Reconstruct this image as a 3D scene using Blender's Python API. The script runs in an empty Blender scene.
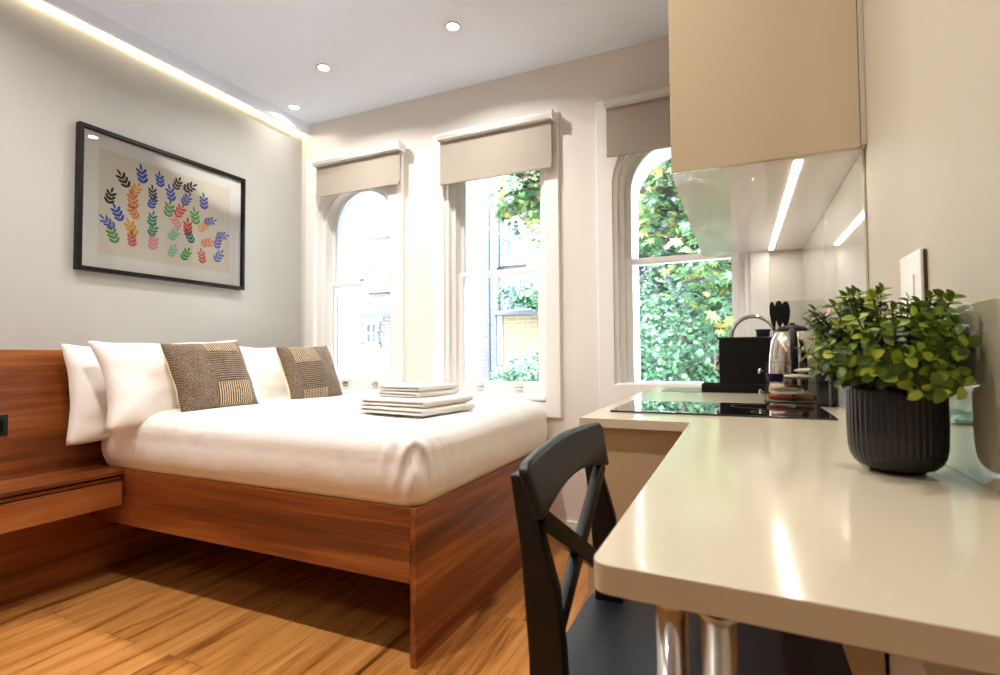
import bpy, bmesh, math, random
from mathutils import Vector, Matrix, noise
random.seed(7)
C = bpy.context.scene.collection
PI = math.pi

# ------------------------------------------------------------------ materials
def srgb(r, g, b):
    def f(c):
        c /= 255.0
        return c/12.92 if c <= .04045 else ((c+.055)/1.055)**2.4
    return (f(r), f(g), f(b), 1)

def mat(name, col=(.8,.8,.8,1), rough=.5, metal=0, spec=.5, coat=0, coat_rough=.05, sheen=0, bump=0, bump_scale=80, emit=None, estr=0, trans=0, ior=1.45):
    m = bpy.data.materials.new(name); m.use_nodes = True
    nt = m.node_tree; b = nt.nodes['Principled BSDF']
    b.inputs['Base Color'].default_value = col
    b.inputs['Roughness'].default_value = rough
    b.inputs['Metallic'].default_value = metal
    b.inputs['Specular IOR Level'].default_value = spec
    b.inputs['Coat Weight'].default_value = coat
    b.inputs['Coat Roughness'].default_value = coat_rough
    b.inputs['Sheen Weight'].default_value = sheen
    b.inputs['Transmission Weight'].default_value = trans
    b.inputs['IOR'].default_value = ior
    if emit:
        b.inputs['Emission Color'].default_value = emit
        b.inputs['Emission Strength'].default_value = estr
    if bump:
        tc = nt.nodes.new('ShaderNodeTexCoord'); n = nt.nodes.new('ShaderNodeTexNoise')
        n.inputs['Scale'].default_value = bump_scale; n.inputs['Detail'].default_value = 5
        bp = nt.nodes.new('ShaderNodeBump'); bp.inputs['Strength'].default_value = bump; bp.inputs['Distance'].default_value = .01
        nt.links.new(tc.outputs['Object'], n.inputs['Vector']); nt.links.new(n.outputs['Fac'], bp.inputs['Height'])
        nt.links.new(bp.outputs['Normal'], b.inputs['Normal'])
    return m

def N(nt, t, **kw):
    n = nt.nodes.new(t)
    for k, v in kw.items():
        if k in n.inputs: n.inputs[k].default_value = v
        else: setattr(n, k, v)
    return n

def ramp(nt, stops):
    r = nt.nodes.new('ShaderNodeValToRGB'); e = r.color_ramp.elements
    while len(e) > 1: e.remove(e[-1])
    e[0].position, e[0].color = stops[0]
    for p, c in stops[1:]:
        q = e.new(p); q.color = c
    return r

def wood(name, axis, cols, rough=.35, scale=1.0, coat=.0):
    """veneer whose grain runs along the given axis (0 x, 1 y, 2 z)"""
    m = mat(name, rough=rough, coat=coat, coat_rough=.15); nt = m.node_tree; b = nt.nodes['Principled BSDF']; L = nt.links.new
    tc = N(nt, 'ShaderNodeTexCoord'); mp = N(nt, 'ShaderNodeMapping')
    s = [9*scale]*3; s[axis] = .55*scale; mp.inputs['Scale'].default_value = s
    L(tc.outputs['Object'], mp.inputs['Vector'])
    n1 = N(nt, 'ShaderNodeTexNoise', Scale=1.2, Detail=4, Roughness=.55, Distortion=.6)
    L(mp.outputs[0], n1.inputs['Vector'])
    mp2 = N(nt, 'ShaderNodeMapping'); s2 = [70*scale]*3; s2[axis] = 1.6*scale; mp2.inputs['Scale'].default_value = s2
    L(tc.outputs['Object'], mp2.inputs['Vector'])
    n2 = N(nt, 'ShaderNodeTexNoise', Scale=1.0, Detail=3, Roughness=.6)
    L(mp2.outputs[0], n2.inputs['Vector'])
    mx = N(nt, 'ShaderNodeMath', operation='MULTIPLY_ADD'); L(n2.outputs['Fac'], mx.inputs[0]); mx.inputs[1].default_value = .35
    L(n1.outputs['Fac'], mx.inputs[2])
    r = ramp(nt, [(.40, cols[0]), (.60, cols[1]), (.70, cols[2]), (.88, cols[3])]); L(mx.outputs[0], r.inputs[0])
    L(r.outputs[0], b.inputs['Base Color'])
    bp = N(nt, 'ShaderNodeBump', Strength=.05, Distance=.005); L(n2.outputs['Fac'], bp.inputs['Height']); L(bp.outputs[0], b.inputs['Normal'])
    return m

M = {}
WAL = [srgb(78,36,14), srgb(120,62,28), srgb(144,80,38), srgb(172,106,56)]
M['walnut_x'] = wood('walnut_x', 0, WAL, .32)
M['walnut_y'] = wood('walnut_y', 1, WAL, .32)
M['wall_left'] = mat('wall_grey_paint', srgb(180,180,177), .75, bump=.03, bump_scale=250)
M['wall_cream'] = mat('wall_cream_paint', srgb(230,226,220), .7, bump=.02, bump_scale=250)
M['wall_right'] = mat('wall_right_paint', srgb(192,183,166), .6, bump=.02, bump_scale=250)
M['ceiling'] = mat('ceiling_paint', srgb(230,240,255), .8)
M['joinery'] = mat('white_joinery', srgb(240,239,238), .38)
M['joinery_out'] = mat('white_render', srgb(236,236,236), .8)
M['shade'] = mat('shade_fabric', srgb(166,157,146), .9, sheen=.2, bump=.15, bump_scale=600)
M['cassette'] = mat('cassette_paint', srgb(204,203,200), .5)
M['linen'] = mat('white_linen', srgb(243,240,237), .8, sheen=.15, bump=.45, bump_scale=9)
M['towel'] = mat('white_terry', srgb(244,240,234), .95, sheen=.4, bump=.6, bump_scale=300)
M['piping'] = mat('cream_cotton', srgb(240,224,186), .85, bump=.2, bump_scale=200)
M['black_frame'] = mat('black_frame_paint', srgb(12,11,12), .35, spec=.3)
M['mat_board'] = mat('white_mount_board', srgb(240,240,238), .8)
M['print_paper'] = mat('cream_print_paper', srgb(232,226,212), .8)
M['worktop'] = mat('cream_quartz', srgb(214,202,178), .13, spec=.6)
M['cab'] = mat('gloss_taupe_lacquer', srgb(194,177,150), .06, spec=.5, coat=.5)
M['cab_low'] = mat('taupe_lacquer', srgb(188,167,136), .3)
M['cab_under'] = mat('gloss_grey_underside', srgb(226,218,212), .05, spec=.5)
M['splash'] = mat('taupe_back_painted_glass', srgb(172,164,142), .03, spec=.6, coat=.6, coat_rough=.01)
M['splash_tall'] = mat('pale_back_painted_glass', srgb(206,206,198), .03, spec=.6, coat=.6, coat_rough=.01)
M['blackglass'] = mat('black_hob_glass', (.004,.004,.005,1), .03, spec=.9, coat=1, coat_rough=.01)
M['black_plastic'] = mat('black_plastic', (.0015,.0015,.0018,1), .5, spec=.25)
M['black_gloss'] = mat('black_gloss', srgb(10,10,12), .15)
M['stool'] = mat('black_brown_lacquer', srgb(9,8,8), .4, bump=.05, bump_scale=60)
M['seat_mat'] = mat('black_lacquer_blue_sheen', srgb(34,38,46), .36, bump=.05, bump_scale=60)  # blue-grey base colour carries the bluish sheen on the black seat
M['chrome'] = mat('chrome', srgb(225,225,228), .08, metal=1)
M['steel'] = mat('brushed_steel', srgb(200,196,188), .3, metal=1)
M['kettle'] = mat('polished_steel', srgb(214,206,196), .12, metal=1)
M['pot'] = mat('charcoal_ceramic', srgb(24,24,27), .25, spec=.5)
M['soil'] = mat('dark_soil', srgb(40,30,22), .95, bump=.8, bump_scale=90)
M['stem'] = mat('green_stem', srgb(62,74,30), .6)
M['socket_black'] = mat('black_socket', srgb(28,27,27), .45)
M['plate_edge_shade'] = mat('plate_edge_shade', srgb(92,74,58), .4, metal=.4)
M['white_plastic'] = mat('white_plastic', srgb(236,234,228), .35)
M['purple'] = mat('purple_foil', srgb(82,52,150), .3, metal=.3)
M['orange_pack'] = mat('orange_packet', srgb(214,92,48), .35)
M['red_pack'] = mat('dark_red_packet', srgb(150,46,34), .35)
M['cream_pack'] = mat('cream_paper_sachet', srgb(236,226,206), .6)
M['pink_board'] = mat('pink_board', srgb(222,176,160), .5)
M['grey_metal'] = mat('grey_painted_metal', srgb(30,36,44), .5)
M['slate'] = mat('blue_slate', srgb(64,84,108), .7)
M['stone'] = mat('pale_stone', srgb(104,103,102), .85, bump=.2, bump_scale=30)
M['bark'] = mat('dark_bark', srgb(62,52,44), .9, bump=.8, bump_scale=25)
M['win_dark'] = mat('sky_reflecting_pane', srgb(52,60,70), .25, spec=.3)
M['old_paint'] = mat('weathered_white_paint', srgb(128,130,132), .7)
M['ground'] = mat('pale_bounce_ground', srgb(206,208,210), .95, bump=.5, bump_scale=5)  # made pale to bounce skylight up through the windows onto the ceiling
M['led'] = mat('led_diffuser', (1,1,1,1), .5, emit=(1,.93,.82,1), estr=10)
M['cove_led'] = mat('cove_led_tape', (1,1,1,1), .5, emit=(1,.76,.44,1), estr=15)
M['lamp_lens'] = mat('lamp_lens', (1,1,1,1), .5, emit=(1,.9,.75,1), estr=14)

def glass(name, tint=(1,1,1,1), refl=1.0):
    m = bpy.data.materials.new(name); m.use_nodes = True; nt = m.node_tree; nt.nodes.clear()
    o = N(nt, 'ShaderNodeOutputMaterial'); t = N(nt, 'ShaderNodeBsdfTransparent', Color=tint); g = N(nt, 'ShaderNodeBsdfGlossy', Roughness=.01)
    f = N(nt, 'ShaderNodeFresnel', IOR=1.35); mx = N(nt, 'ShaderNodeMixShader')
    nt.links.new(f.outputs[0], mx.inputs[0]); nt.links.new(t.outputs[0], mx.inputs[1]); nt.links.new(g.outputs[0], mx.inputs[2]); nt.links.new(mx.outputs[0], o.inputs[0])
    return m
M['pane'] = glass('window_glass')
M['acrylic'] = glass('clear_acrylic', (.985,.985,.985,1))
M['frame_glass'] = glass('picture_glass')

def floor_mat():
    m = mat('oak_planks', rough=.28, coat=.1, coat_rough=.2); nt = m.node_tree; b = nt.nodes['Principled BSDF']; L = nt.links.new
    tc = N(nt, 'ShaderNodeTexCoord'); sp = N(nt, 'ShaderNodeSeparateXYZ'); L(tc.outputs['Object'], sp.inputs[0])
    cb = N(nt, 'ShaderNodeCombineXYZ'); L(sp.outputs[1], cb.inputs[0]); L(sp.outputs[0], cb.inputs[1])
    br = N(nt, 'ShaderNodeTexBrick', Scale=1.0)
    br.offset = .37; br.inputs['Brick Width'].default_value = 2.1; br.inputs['Row Height'].default_value = .2
    br.inputs['Mortar Size'].default_value = .0016; br.inputs['Mortar Smooth'].default_value = .1
    br.inputs['Color1'].default_value = (0,0,0,1); br.inputs['Color2'].default_value = (1,1,1,1); br.inputs['Mortar'].default_value = (.5,.5,.5,1)
    L(cb.outputs[0], br.inputs['Vector'])
    # per-plank shift of the grain
    ad = N(nt, 'ShaderNodeVectorMath', operation='MULTIPLY_ADD'); L(br.outputs['Color'], ad.inputs[0]); ad.inputs[1].default_value = (3.1,7.7,5.3); L(tc.outputs['Object'], ad.inputs[2])
    mp = N(nt, 'ShaderNodeMapping'); mp.inputs['Scale'].default_value = (9,.9,9); L(ad.outputs[0], mp.inputs['Vector'])
    n1 = N(nt, 'ShaderNodeTexNoise', Scale=.8, Detail=6, Roughness=.62, Distortion=1.8); L(mp.outputs[0], n1.inputs['Vector'])
    mp2 = N(nt, 'ShaderNodeMapping'); mp2.inputs['Scale'].default_value = (70,2.4,40); L(ad.outputs[0], mp2.inputs['Vector'])
    n2 = N(nt, 'ShaderNodeTexNoise', Scale=1, Detail=3); L(mp2.outputs[0], n2.inputs['Vector'])
    a = N(nt, 'ShaderNodeMath', operation='MULTIPLY_ADD'); L(n2.outputs['Fac'], a.inputs[0]); a.inputs[1].default_value = .2; L(n1.outputs['Fac'], a.inputs[2])
    a2 = N(nt, 'ShaderNodeMath', operation='MULTIPLY_ADD'); L(br.outputs['Color'], a2.inputs[0]); a2.inputs[1].default_value = .05; L(a.outputs[0], a2.inputs[2])
    r = ramp(nt, [(.44, srgb(104,58,22)), (.55, srgb(182,118,58)), (.68, srgb(206,142,76)), (.92, srgb(220,168,100))]); L(a2.outputs[0], r.inputs[0])
    # knots
    mp3 = N(nt, 'ShaderNodeMapping'); mp3.inputs['Scale'].default_value = (3.4,1.5,1); L(ad.outputs[0], mp3.inputs['Vector'])
    dn = N(nt, 'ShaderNodeTexNoise', Scale=14, Detail=2); L(tc.outputs['Object'], dn.inputs['Vector'])
    ds = N(nt, 'ShaderNodeVectorMath', operation='MULTIPLY_ADD'); L(dn.outputs['Color'], ds.inputs[0]); ds.inputs[1].default_value = (.14,.14,0); L(mp3.outputs[0], ds.inputs[2])
    vo = N(nt, 'ShaderNodeTexVoronoi', Scale=1.0); L(ds.outputs[0], vo.inputs['Vector'])
    kr = ramp(nt, [(.06, (1,1,1,1)), (.20, (0,0,0,1))]); L(vo.outputs['Distance'], kr.inputs[0])
    mx = N(nt, 'ShaderNodeMix', data_type='RGBA'); L(kr.outputs[0], mx.inputs[0]); L(r.outputs[0], mx.inputs[6]); mx.inputs[7].default_value = srgb(92,52,22)
    mm = N(nt, 'ShaderNodeMix', data_type='RGBA'); L(br.outputs['Fac'], mm.inputs[0]); L(mx.outputs[2], mm.inputs[6]); mm.inputs[7].default_value = srgb(140,92,48)
    L(mm.outputs[2], b.inputs['Base Color'])
    bp = N(nt, 'ShaderNodeBump', Strength=.25, Distance=.002); iv = N(nt, 'ShaderNodeMath', operation='SUBTRACT'); iv.inputs[0].default_value = 1; L(br.outputs['Fac'], iv.inputs[1]); L(iv.outputs[0], bp.inputs['Height']); L(bp.outputs[0], b.inputs['Normal'])
    return m
M['floor'] = floor_mat()

def brick_mat(name, c1, c2, mortar):
    m = mat(name, rough=.9); nt = m.node_tree; b = nt.nodes['Principled BSDF']; L = nt.links.new
    tc = N(nt, 'ShaderNodeTexCoord'); sp = N(nt, 'ShaderNodeSeparateXYZ'); L(tc.outputs['Object'], sp.inputs[0])
    cb = N(nt, 'ShaderNodeCombineXYZ'); L(sp.outputs[0], cb.inputs[0]); L(sp.outputs[2], cb.inputs[1])
    br = N(nt, 'ShaderNodeTexBrick', Scale=1.0); br.inputs['Brick Width'].default_value = .225; br.inputs['Row Height'].default_value = .075
    br.inputs['Mortar Size'].default_value = .008; br.inputs['Color1'].default_value = c1; br.inputs['Color2'].default_value = c2; br.inputs['Mortar'].default_value = mortar
    L(cb.outputs[0], br.inputs['Vector'])
    n = N(nt, 'ShaderNodeTexNoise', Scale=2.5, Detail=4); L(tc.outputs['Object'], n.inputs['Vector'])
    mx = N(nt, 'ShaderNodeMix', data_type='RGBA', blend_type='MULTIPLY'); mx.inputs[0].default_value = .5
    L(br.outputs['Color'], mx.inputs[6]); L(n.outputs['Color'], mx.inputs[7]); 
    rr = ramp(nt, [(.3, (.7,.7,.7,1)), (.7, (1,1,1,1))]); L(n.outputs['Fac'], rr.inputs[0]); L(rr.outputs[0], mx.inputs[7])
    L(mx.outputs[2], b.inputs['Base Color'])
    return m
M['brick_grey'] = brick_mat('grey_stock_brick', srgb(70,68,70), srgb(54,54,58), srgb(84,84,86))
M['brick_pale'] = brick_mat('pale_brick', srgb(92,76,68), srgb(76,70,68), srgb(108,104,100))
M['brick_yellow'] = brick_mat('yellow_brick', srgb(88,74,48), srgb(76,64,42), srgb(92,86,70))

def leaf_mat(name, stops, rough=.5, transl=.3):
    m = mat(name, rough=rough); nt = m.node_tree; b = nt.nodes['Principled BSDF']; L = nt.links.new
    g = N(nt, 'ShaderNodeNewGeometry'); r = ramp(nt, stops); L(g.outputs['Random Per Island'], r.inputs[0]); L(r.outputs[0], b.inputs['Base Color'])
    tr = N(nt, 'ShaderNodeBsdfTranslucent'); L(r.outputs[0], tr.inputs['Color'])
    mx = N(nt, 'ShaderNodeMixShader'); mx.inputs[0].default_value = transl
    o = nt.nodes['Material Output']; L(b.outputs[0], mx.inputs[1]); L(tr.outputs[0], mx.inputs[2]); L(mx.outputs[0], o.inputs[0])
    return m
M['leaf_tree'] = leaf_mat('maple_leaf', [(0, srgb(14,36,22)), (.35, srgb(44,78,44)), (.65, srgb(78,108,60)), (.85, srgb(112,120,60)), (.95, srgb(138,108,48)), (1, srgb(100,58,40))], .5, .35)
M['leaf_shrub'] = leaf_mat('shrub_leaf', [(0, srgb(12,34,24)), (.5, srgb(44,80,54)), (1, srgb(86,120,78))], .5, .35)
M['leaf_dark'] = leaf_mat('leaf_gap_shade', [(0, srgb(6,16,12)), (1, srgb(20,40,28))], .6, .2)  # near-black greens stand for the dark gaps between the tree leaves
M['leaf_pot'] = leaf_mat('pot_leaf', [(0, srgb(44,64,14)), (.45, srgb(84,108,24)), (.8, srgb(132,154,40)), (1, srgb(186,196,74))], .4, .25)

def tweed(name, seed):
    m = mat(name, rough=.95, sheen=.2); nt = m.node_tree; b = nt.nodes['Principled BSDF']; L = nt.links.new
    tc = N(nt, 'ShaderNodeTexCoord'); sp = N(nt, 'ShaderNodeSeparateXYZ'); L(tc.outputs['Object'], sp.inputs[0])
    def wave(out, freq, off=0):
        a = N(nt, 'ShaderNodeMath', operation='MULTIPLY_ADD'); L(out, a.inputs[0]); a.inputs[1].default_value = freq; a.inputs[2].default_value = off
        s = N(nt, 'ShaderNodeMath', operation='SINE'); L(a.outputs[0], s.inputs[0]); return s.outputs[0]
    def math2(op, x, y):
        n = N(nt, 'ShaderNodeMath', operation=op)
        for i, v in enumerate((x, y)):
            if isinstance(v, (int, float)): n.inputs[i].default_value = v
            else: L(v, n.inputs[i])
        return n.outputs[0]
    X, Z = sp.outputs[0], sp.outputs[2]
    fx, fz = wave(X, 460), wave(Z, 460)
    hx, hz = wave(X, 480), wave(Z, 480)
    fine = math2('GREATER_THAN', math2('MULTIPLY', fx, fz), 0)       # hound's tooth check
    bars = math2('GREATER_THAN', hx, .1)                              # coarse upright bars
    rows = math2('GREATER_THAN', hz, .35)
    # patches
    px_ = math2('GREATER_THAN', wave(X, 15, .6 + seed), .1)
    pz_ = math2('GREATER_THAN', wave(Z, 17, .9 + seed*.5), 0)
    mA = N(nt, 'ShaderNodeMix', data_type='FLOAT'); L(px_, mA.inputs[0]); L(fine, mA.inputs[2]); L(rows, mA.inputs[3])
    mB = N(nt, 'ShaderNodeMix', data_type='FLOAT'); L(px_, mB.inputs[0]); L(fine, mB.inputs[2]); L(bars, mB.inputs[3])
    mC = N(nt, 'ShaderNodeMix', data_type='FLOAT'); L(pz_, mC.inputs[0]); L(mA.outputs[0], mC.inputs[2]); L(mB.outputs[0], mC.inputs[3])
    nz = N(nt, 'ShaderNodeTexNoise', Scale=160, Detail=2); L(tc.outputs['Object'], nz.inputs['Vector'])
    f = math2('MULTIPLY', mC.outputs[0], nz.outputs['Fac']); f = math2('MULTIPLY', f, math2('ADD', .95, math2('MULTIPLY', .7, math2('MULTIPLY', px_, pz_))))
    r = ramp(nt, [(0, srgb(70,56,48)), (.35, srgb(112,94,78)), (1, srgb(216,192,156))]); L(f, r.inputs[0]); L(r.outputs[0], b.inputs['Base Color'])
    bp = N(nt, 'ShaderNodeBump', Strength=.4, Distance=.002); L(nz.outputs['Fac'], bp.inputs['Height']); L(bp.outputs[0], b.inputs['Normal'])
    return m
M['tweed_a'] = tweed('brown_tweed', 0.0)
M['tweed_b'] = tweed('grey_tweed', 1.7)

# ------------------------------------------------------------------ helpers
def wloc(o):
    v = Vector((0,0,0))
    while o: v += o.location; o = o.parent
    return v

def obj(name, bm, m, parent=None, world=True, smooth=False, bevel=0, seg=2, origin=None):
    """link one mesh. world=True: vertices are in world metres."""
    me = bpy.data.meshes.new(name); 
    bmesh.ops.recalc_face_normals(bm, faces=bm.faces)
    bm.to_mesh(me); bm.free()
    return link(name, me, m, parent, world, smooth, bevel, seg, origin)

def link(name, me, m, parent=None, world=True, smooth=False, bevel=0, seg=2, origin=None):
    me.materials.append(m)
    o = bpy.data.objects.new(name, me); C.objects.link(o)
    if world:
        if parent: me.transform(Matrix.Translation(-wloc(parent)))
        else:
            if origin is None:
                xs = [v.co for v in me.vertices]
                lo = [min(c[i] for c in xs) for i in range(3)]; hi = [max(c[i] for c in xs) for i in range(3)]
                origin = Vector(((lo[0]+hi[0])/2, (lo[1]+hi[1])/2, lo[2]))
            me.transform(Matrix.Translation(-Vector(origin))); o.location = origin
    if parent: o.parent = parent
    if smooth:
        for p in me.polygons: p.use_smooth = True
    if bevel:
        b = o.modifiers.new('bevel', 'BEVEL'); b.width = bevel; b.segments = seg; b.limit_method = 'ANGLE'; b.angle_limit = math.radians(40)
        for p in me.polygons: p.use_smooth = True
        w = o.modifiers.new('wn', 'WEIGHTED_NORMAL'); w.keep_sharp = True
    return o

def tag(o, label=None, cat=None, group=None, kind=None):
    if label: o['label'] = label
    if cat: o['category'] = cat
    if group: o['group'] = group
    if kind: o['kind'] = kind
    return o

def thing(name, loc, label, cat, group=None, rot=(0,0,0)):
    o = bpy.data.objects.new(name, None); C.objects.link(o); o.location = loc; o.rotation_euler = rot; o.empty_display_size = .1
    return tag(o, label, cat, group)

def struct(name, bm, m, parent=None, **k):
    o = obj(name, bm, m, parent, **k)
    if parent is None: o['kind'] = 'structure'
    return o

def add_box(bm, x0, x1, y0, y1, z0, z1):
    vs = [bm.verts.new(p) for p in ((x0,y0,z0),(x1,y0,z0),(x1,y1,z0),(x0,y1,z0),(x0,y0,z1),(x1,y0,z1),(x1,y1,z1),(x0,y1,z1))]
    for f in ((0,3,2,1),(4,5,6,7),(0,1,5,4),(1,2,6,5),(2,3,7,6),(3,0,4,7)): bm.faces.new([vs[i] for i in f])
    return bm
def box(*a): return add_box(bmesh.new(), *a)

def add_tube(bm, pts, r, n=12, closed=False):
    pts = [Vector(p) for p in pts]; rings = []
    rs = r if isinstance(r, (list, tuple)) else [r]*len(pts)
    prev = None
    for i, p in enumerate(pts):
        d = (pts[min(i+1, len(pts)-1)] - pts[max(i-1, 0)]).normalized()
        u = d.orthogonal().normalized() if prev is None else (prev - d*prev.dot(d)).normalized()
        prev = u; v = d.cross(u)
        rings.append([bm.verts.new(p + (u*math.cos(2*PI*k/n) + v*math.sin(2*PI*k/n))*rs[i]) for k in range(n)])
    for a, b in zip(rings, rings[1:]):
        for k in range(n): bm.faces.new((a[k], a[(k+1)%n], b[(k+1)%n], b[k]))
    bm.faces.new(rings[0][::-1]); bm.faces.new(rings[-1])
    return bm
def tube(pts, r, n=12): return add_tube(bmesh.new(), pts, r, n)

def add_lathe(bm, cx, cy, prof, n=48, fr=None):
    rings = []
    for (r, z) in prof:
        ring = []
        for k in range(n):
            a = 2*PI*k/n; rr = r*(fr(a, z) if fr else 1)
            ring.append(bm.verts.new((cx+rr*math.cos(a), cy+rr*math.sin(a), z)))
        rings.append(ring)
    for a, b in zip(rings, rings[1:]):
        for k in range(n): bm.faces.new((a[k], a[(k+1)%n], b[(k+1)%n], b[k]))
    bm.faces.new(rings[0][::-1]); bm.faces.new(rings[-1])
    return bm
def lathe(*a, **k): return add_lathe(bmesh.new(), *a, **k)

def fill_extrude(outer, holes, to3, vec):
    """planar outline with holes extruded along vec; to3 maps (u,v)->xyz"""
    bm = bmesh.new(); ed = []
    for loop in [outer] + list(holes):
        vs = [bm.verts.new(to3(*p)) for p in loop]
        for i in range(len(vs)): ed.append(bm.edges.new((vs[i], vs[(i+1)%len(vs)])))
    bmesh.ops.triangle_fill(bm, use_beauty=True, use_dissolve=False, edges=ed)
    ret = bmesh.ops.extrude_face_region(bm, geom=list(bm.faces))
    bmesh.ops.translate(bm, verts=[g for g in ret['geom'] if isinstance(g, bmesh.types.BMVert)], vec=vec)
    return bm

def rect(x0, x1, z0, z1): return [(x0,z0),(x1,z0),(x1,z1),(x0,z1)]
def arch(cx, hw, z0, zs, ztop=None):
    """door-shaped outline: semicircle of half width hw springing at zs (or flat top)"""
    if ztop is not None: return rect(cx-hw, cx+hw, z0, ztop)
    return [(cx-hw, z0), (cx+hw, z0)] + [(cx+hw*math.cos(a), zs+hw*math.sin(a)) for a in [PI*k/24 for k in range(25)]]
def xz(y): return lambda u, v: (u, y, v)

# ------------------------------------------------------------------ room shell
LX, RX, WY, BY, CZ = -3.115, .31, 3.08, -2.9, 2.945
WIN = [(-2.60, False), (-1.445, True), (-.30, False)]     # centre x, flat top?
ZS, ZF = 2.115, 2.46

struct('floor', box(LX-.1, RX+.1, BY-.1, WY+.1, -.1, 0), M['floor'], origin=(0,0,0))
cb = bmesh.new(); add_box(cb, -3.03, RX+.1, BY-.1, WY+.1, CZ, CZ+.12); add_box(cb, LX-.1, -3.03, BY-.1, WY+.1, CZ+.06, CZ+.12)
struct('ceiling', cb, M['ceiling'])
struct('wall_left', box(LX-.12, LX, BY-.1, WY+.1, 0, CZ+.12), M['wall_left'])
struct('wall_right', box(RX, RX+.12, BY-.1, WY+.1, 0, CZ+.12), M['wall_right'])
struct('wall_back', box(LX, RX, BY-.12, BY, 0, CZ+.12), M['wall_cream'])
holes = [arch(c, .37, .955 if i == 2 else .80, ZS, ZF+.10 if fl else None) for i, (c, fl) in enumerate(WIN)]
struct('wall_window', fill_extrude(rect(LX-.12, RX+.12, -.05, CZ+.12), holes, xz(WY), (0,.18,0)), M['wall_cream'])
holes = [arch(c, .290, .93, ZS, ZF+.005 if fl else None) for i, (c, fl) in enumerate(WIN)]
struct('wall_exterior', fill_extrude(rect(-9, 3, -.5, 6), holes, xz(WY+.18), (0,.24,0)), M['joinery_out'])
struct('trim_1', box(-3.045, -3.03, BY, WY, 2.868, CZ+.001), M['ceiling'])           # downstand that hides the cove tape
struct('baseboard_window', box(-1.05, RX, WY-.018, WY, 0, .13), M['joinery'], bevel=.004)
struct('baseboard_back', box(LX, RX, BY, BY+.018, 0, .13), M['joinery'], bevel=.004)
tag(obj('led_tape', box(LX+.0005, -3.100, BY+.02, WY-.01, 2.878, 2.886), M['cove_led']), 'warm glowing light strip in the ceiling cove above the grey wall', 'light strip')

def window(i, cx, flat):
    z0 = .743
    root = bpy.data.objects.new('window_%d' % (i+1), None); C.objects.link(root); root.location = (cx, WY, z0); root['kind'] = 'structure'
    top = lambda d: (ZF+d if flat else None)
    # architrave, box lining and sashes
    hole = arch(cx, .36, .958 if i == 2 else .84, ZS, top(.09))
    obj('architrave', fill_extrude(rect(cx-.455, cx+.455, z0, 2.64), [hole], xz(WY-.028), (0,.03,0)), M['joinery'], root, bevel=.006)
    hole2 = arch(cx, .335, .962 if i == 2 else .86, ZS, top(.06))
    obj('bead', fill_extrude(arch(cx, .362, .956 if i == 2 else .835, ZS, top(.095)), [hole2], xz(WY-.006), (0,.05,0)), M['joinery'], root, bevel=.004)
    obj('lining', fill_extrude(arch(cx, .37, .956 if i == 2 else .80, ZS, top(.10)), [arch(cx, .308, .966 if i == 2 else .885, ZS, top(.035))], xz(WY+.044), (0,.13,0)), M['joinery'], root, bevel=.003)
    # lower sash (inside)
    low = obj('lower_sash', fill_extrude(rect(cx-.308, cx+.308, .885, 1.70), [rect(cx-.272, cx+.272, .957, 1.665)], xz(WY+.085), (0,.035,0)), M['joinery'], root, bevel=.004)
    obj('pane', box(cx-.276, cx+.276, WY+.10, WY+.104, .953, 1.669), M['pane'], low)
    up = obj('upper_sash', fill_extrude(arch(cx, .308, 1.665, ZS, top(.035)), [arch(cx, .282, 1.705, ZS, top(0))], xz(WY+.124), (0,.035,0)), M['joinery'], root, bevel=.003)
    obj('pane', fill_extrude(arch(cx, .286, 1.70, ZS, top(.004)), [], xz(WY+.14), (0,.004,0)), M['pane'], up)
    for s in (-1, 1):
        h = bmesh.new()                                     # sash horn
        x = cx+s*.29
        pts = [(1.665,.0),(1.665,.034),(1.64,.03),(1.615,.016),(1.61,.0)]
        vs0 = [h.verts.new((x-.016, WY+.124+p[1], p[0])) for p in pts]; vs1 = [h.verts.new((x+.016, WY+.124+p[1], p[0])) for p in pts]
        h.faces.new(vs0); h.faces.new(vs1[::-1])
        for k in range(5): h.faces.new((vs0[k], vs0[(k+1)%5], vs1[(k+1)%5], vs1[k]))
        obj('sash_horn', h, M['joinery'], up)
        hk = bmesh.new(); x = cx+s*.14                      # sash lift
        add_box(hk, x-.022, x+.022, WY+.079, WY+.085, .905, .935)
        add_tube(hk, [(x-.016, WY+.08, .915), (x-.014, WY+.055, .918), (x+.014, WY+.055, .918), (x+.016, WY+.08, .915)], .005, 8)
        if i < 2: obj('sash_lift', hk, M['chrome'], low)
        else: hk.free()
    ct = box(cx-.02, cx+.02, WY+.09, WY+.122, 1.70, 1.715)
    obj('catch', ct, M['chrome'], low)
    if i < 2:
        obj('window_board', box(cx-.36, cx+.36, WY-.033, WY+.09, .846, .872), M['joinery'], root, bevel=.006)
    return root
for i, (c, f) in enumerate(WIN): window(i, c, f)

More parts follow.
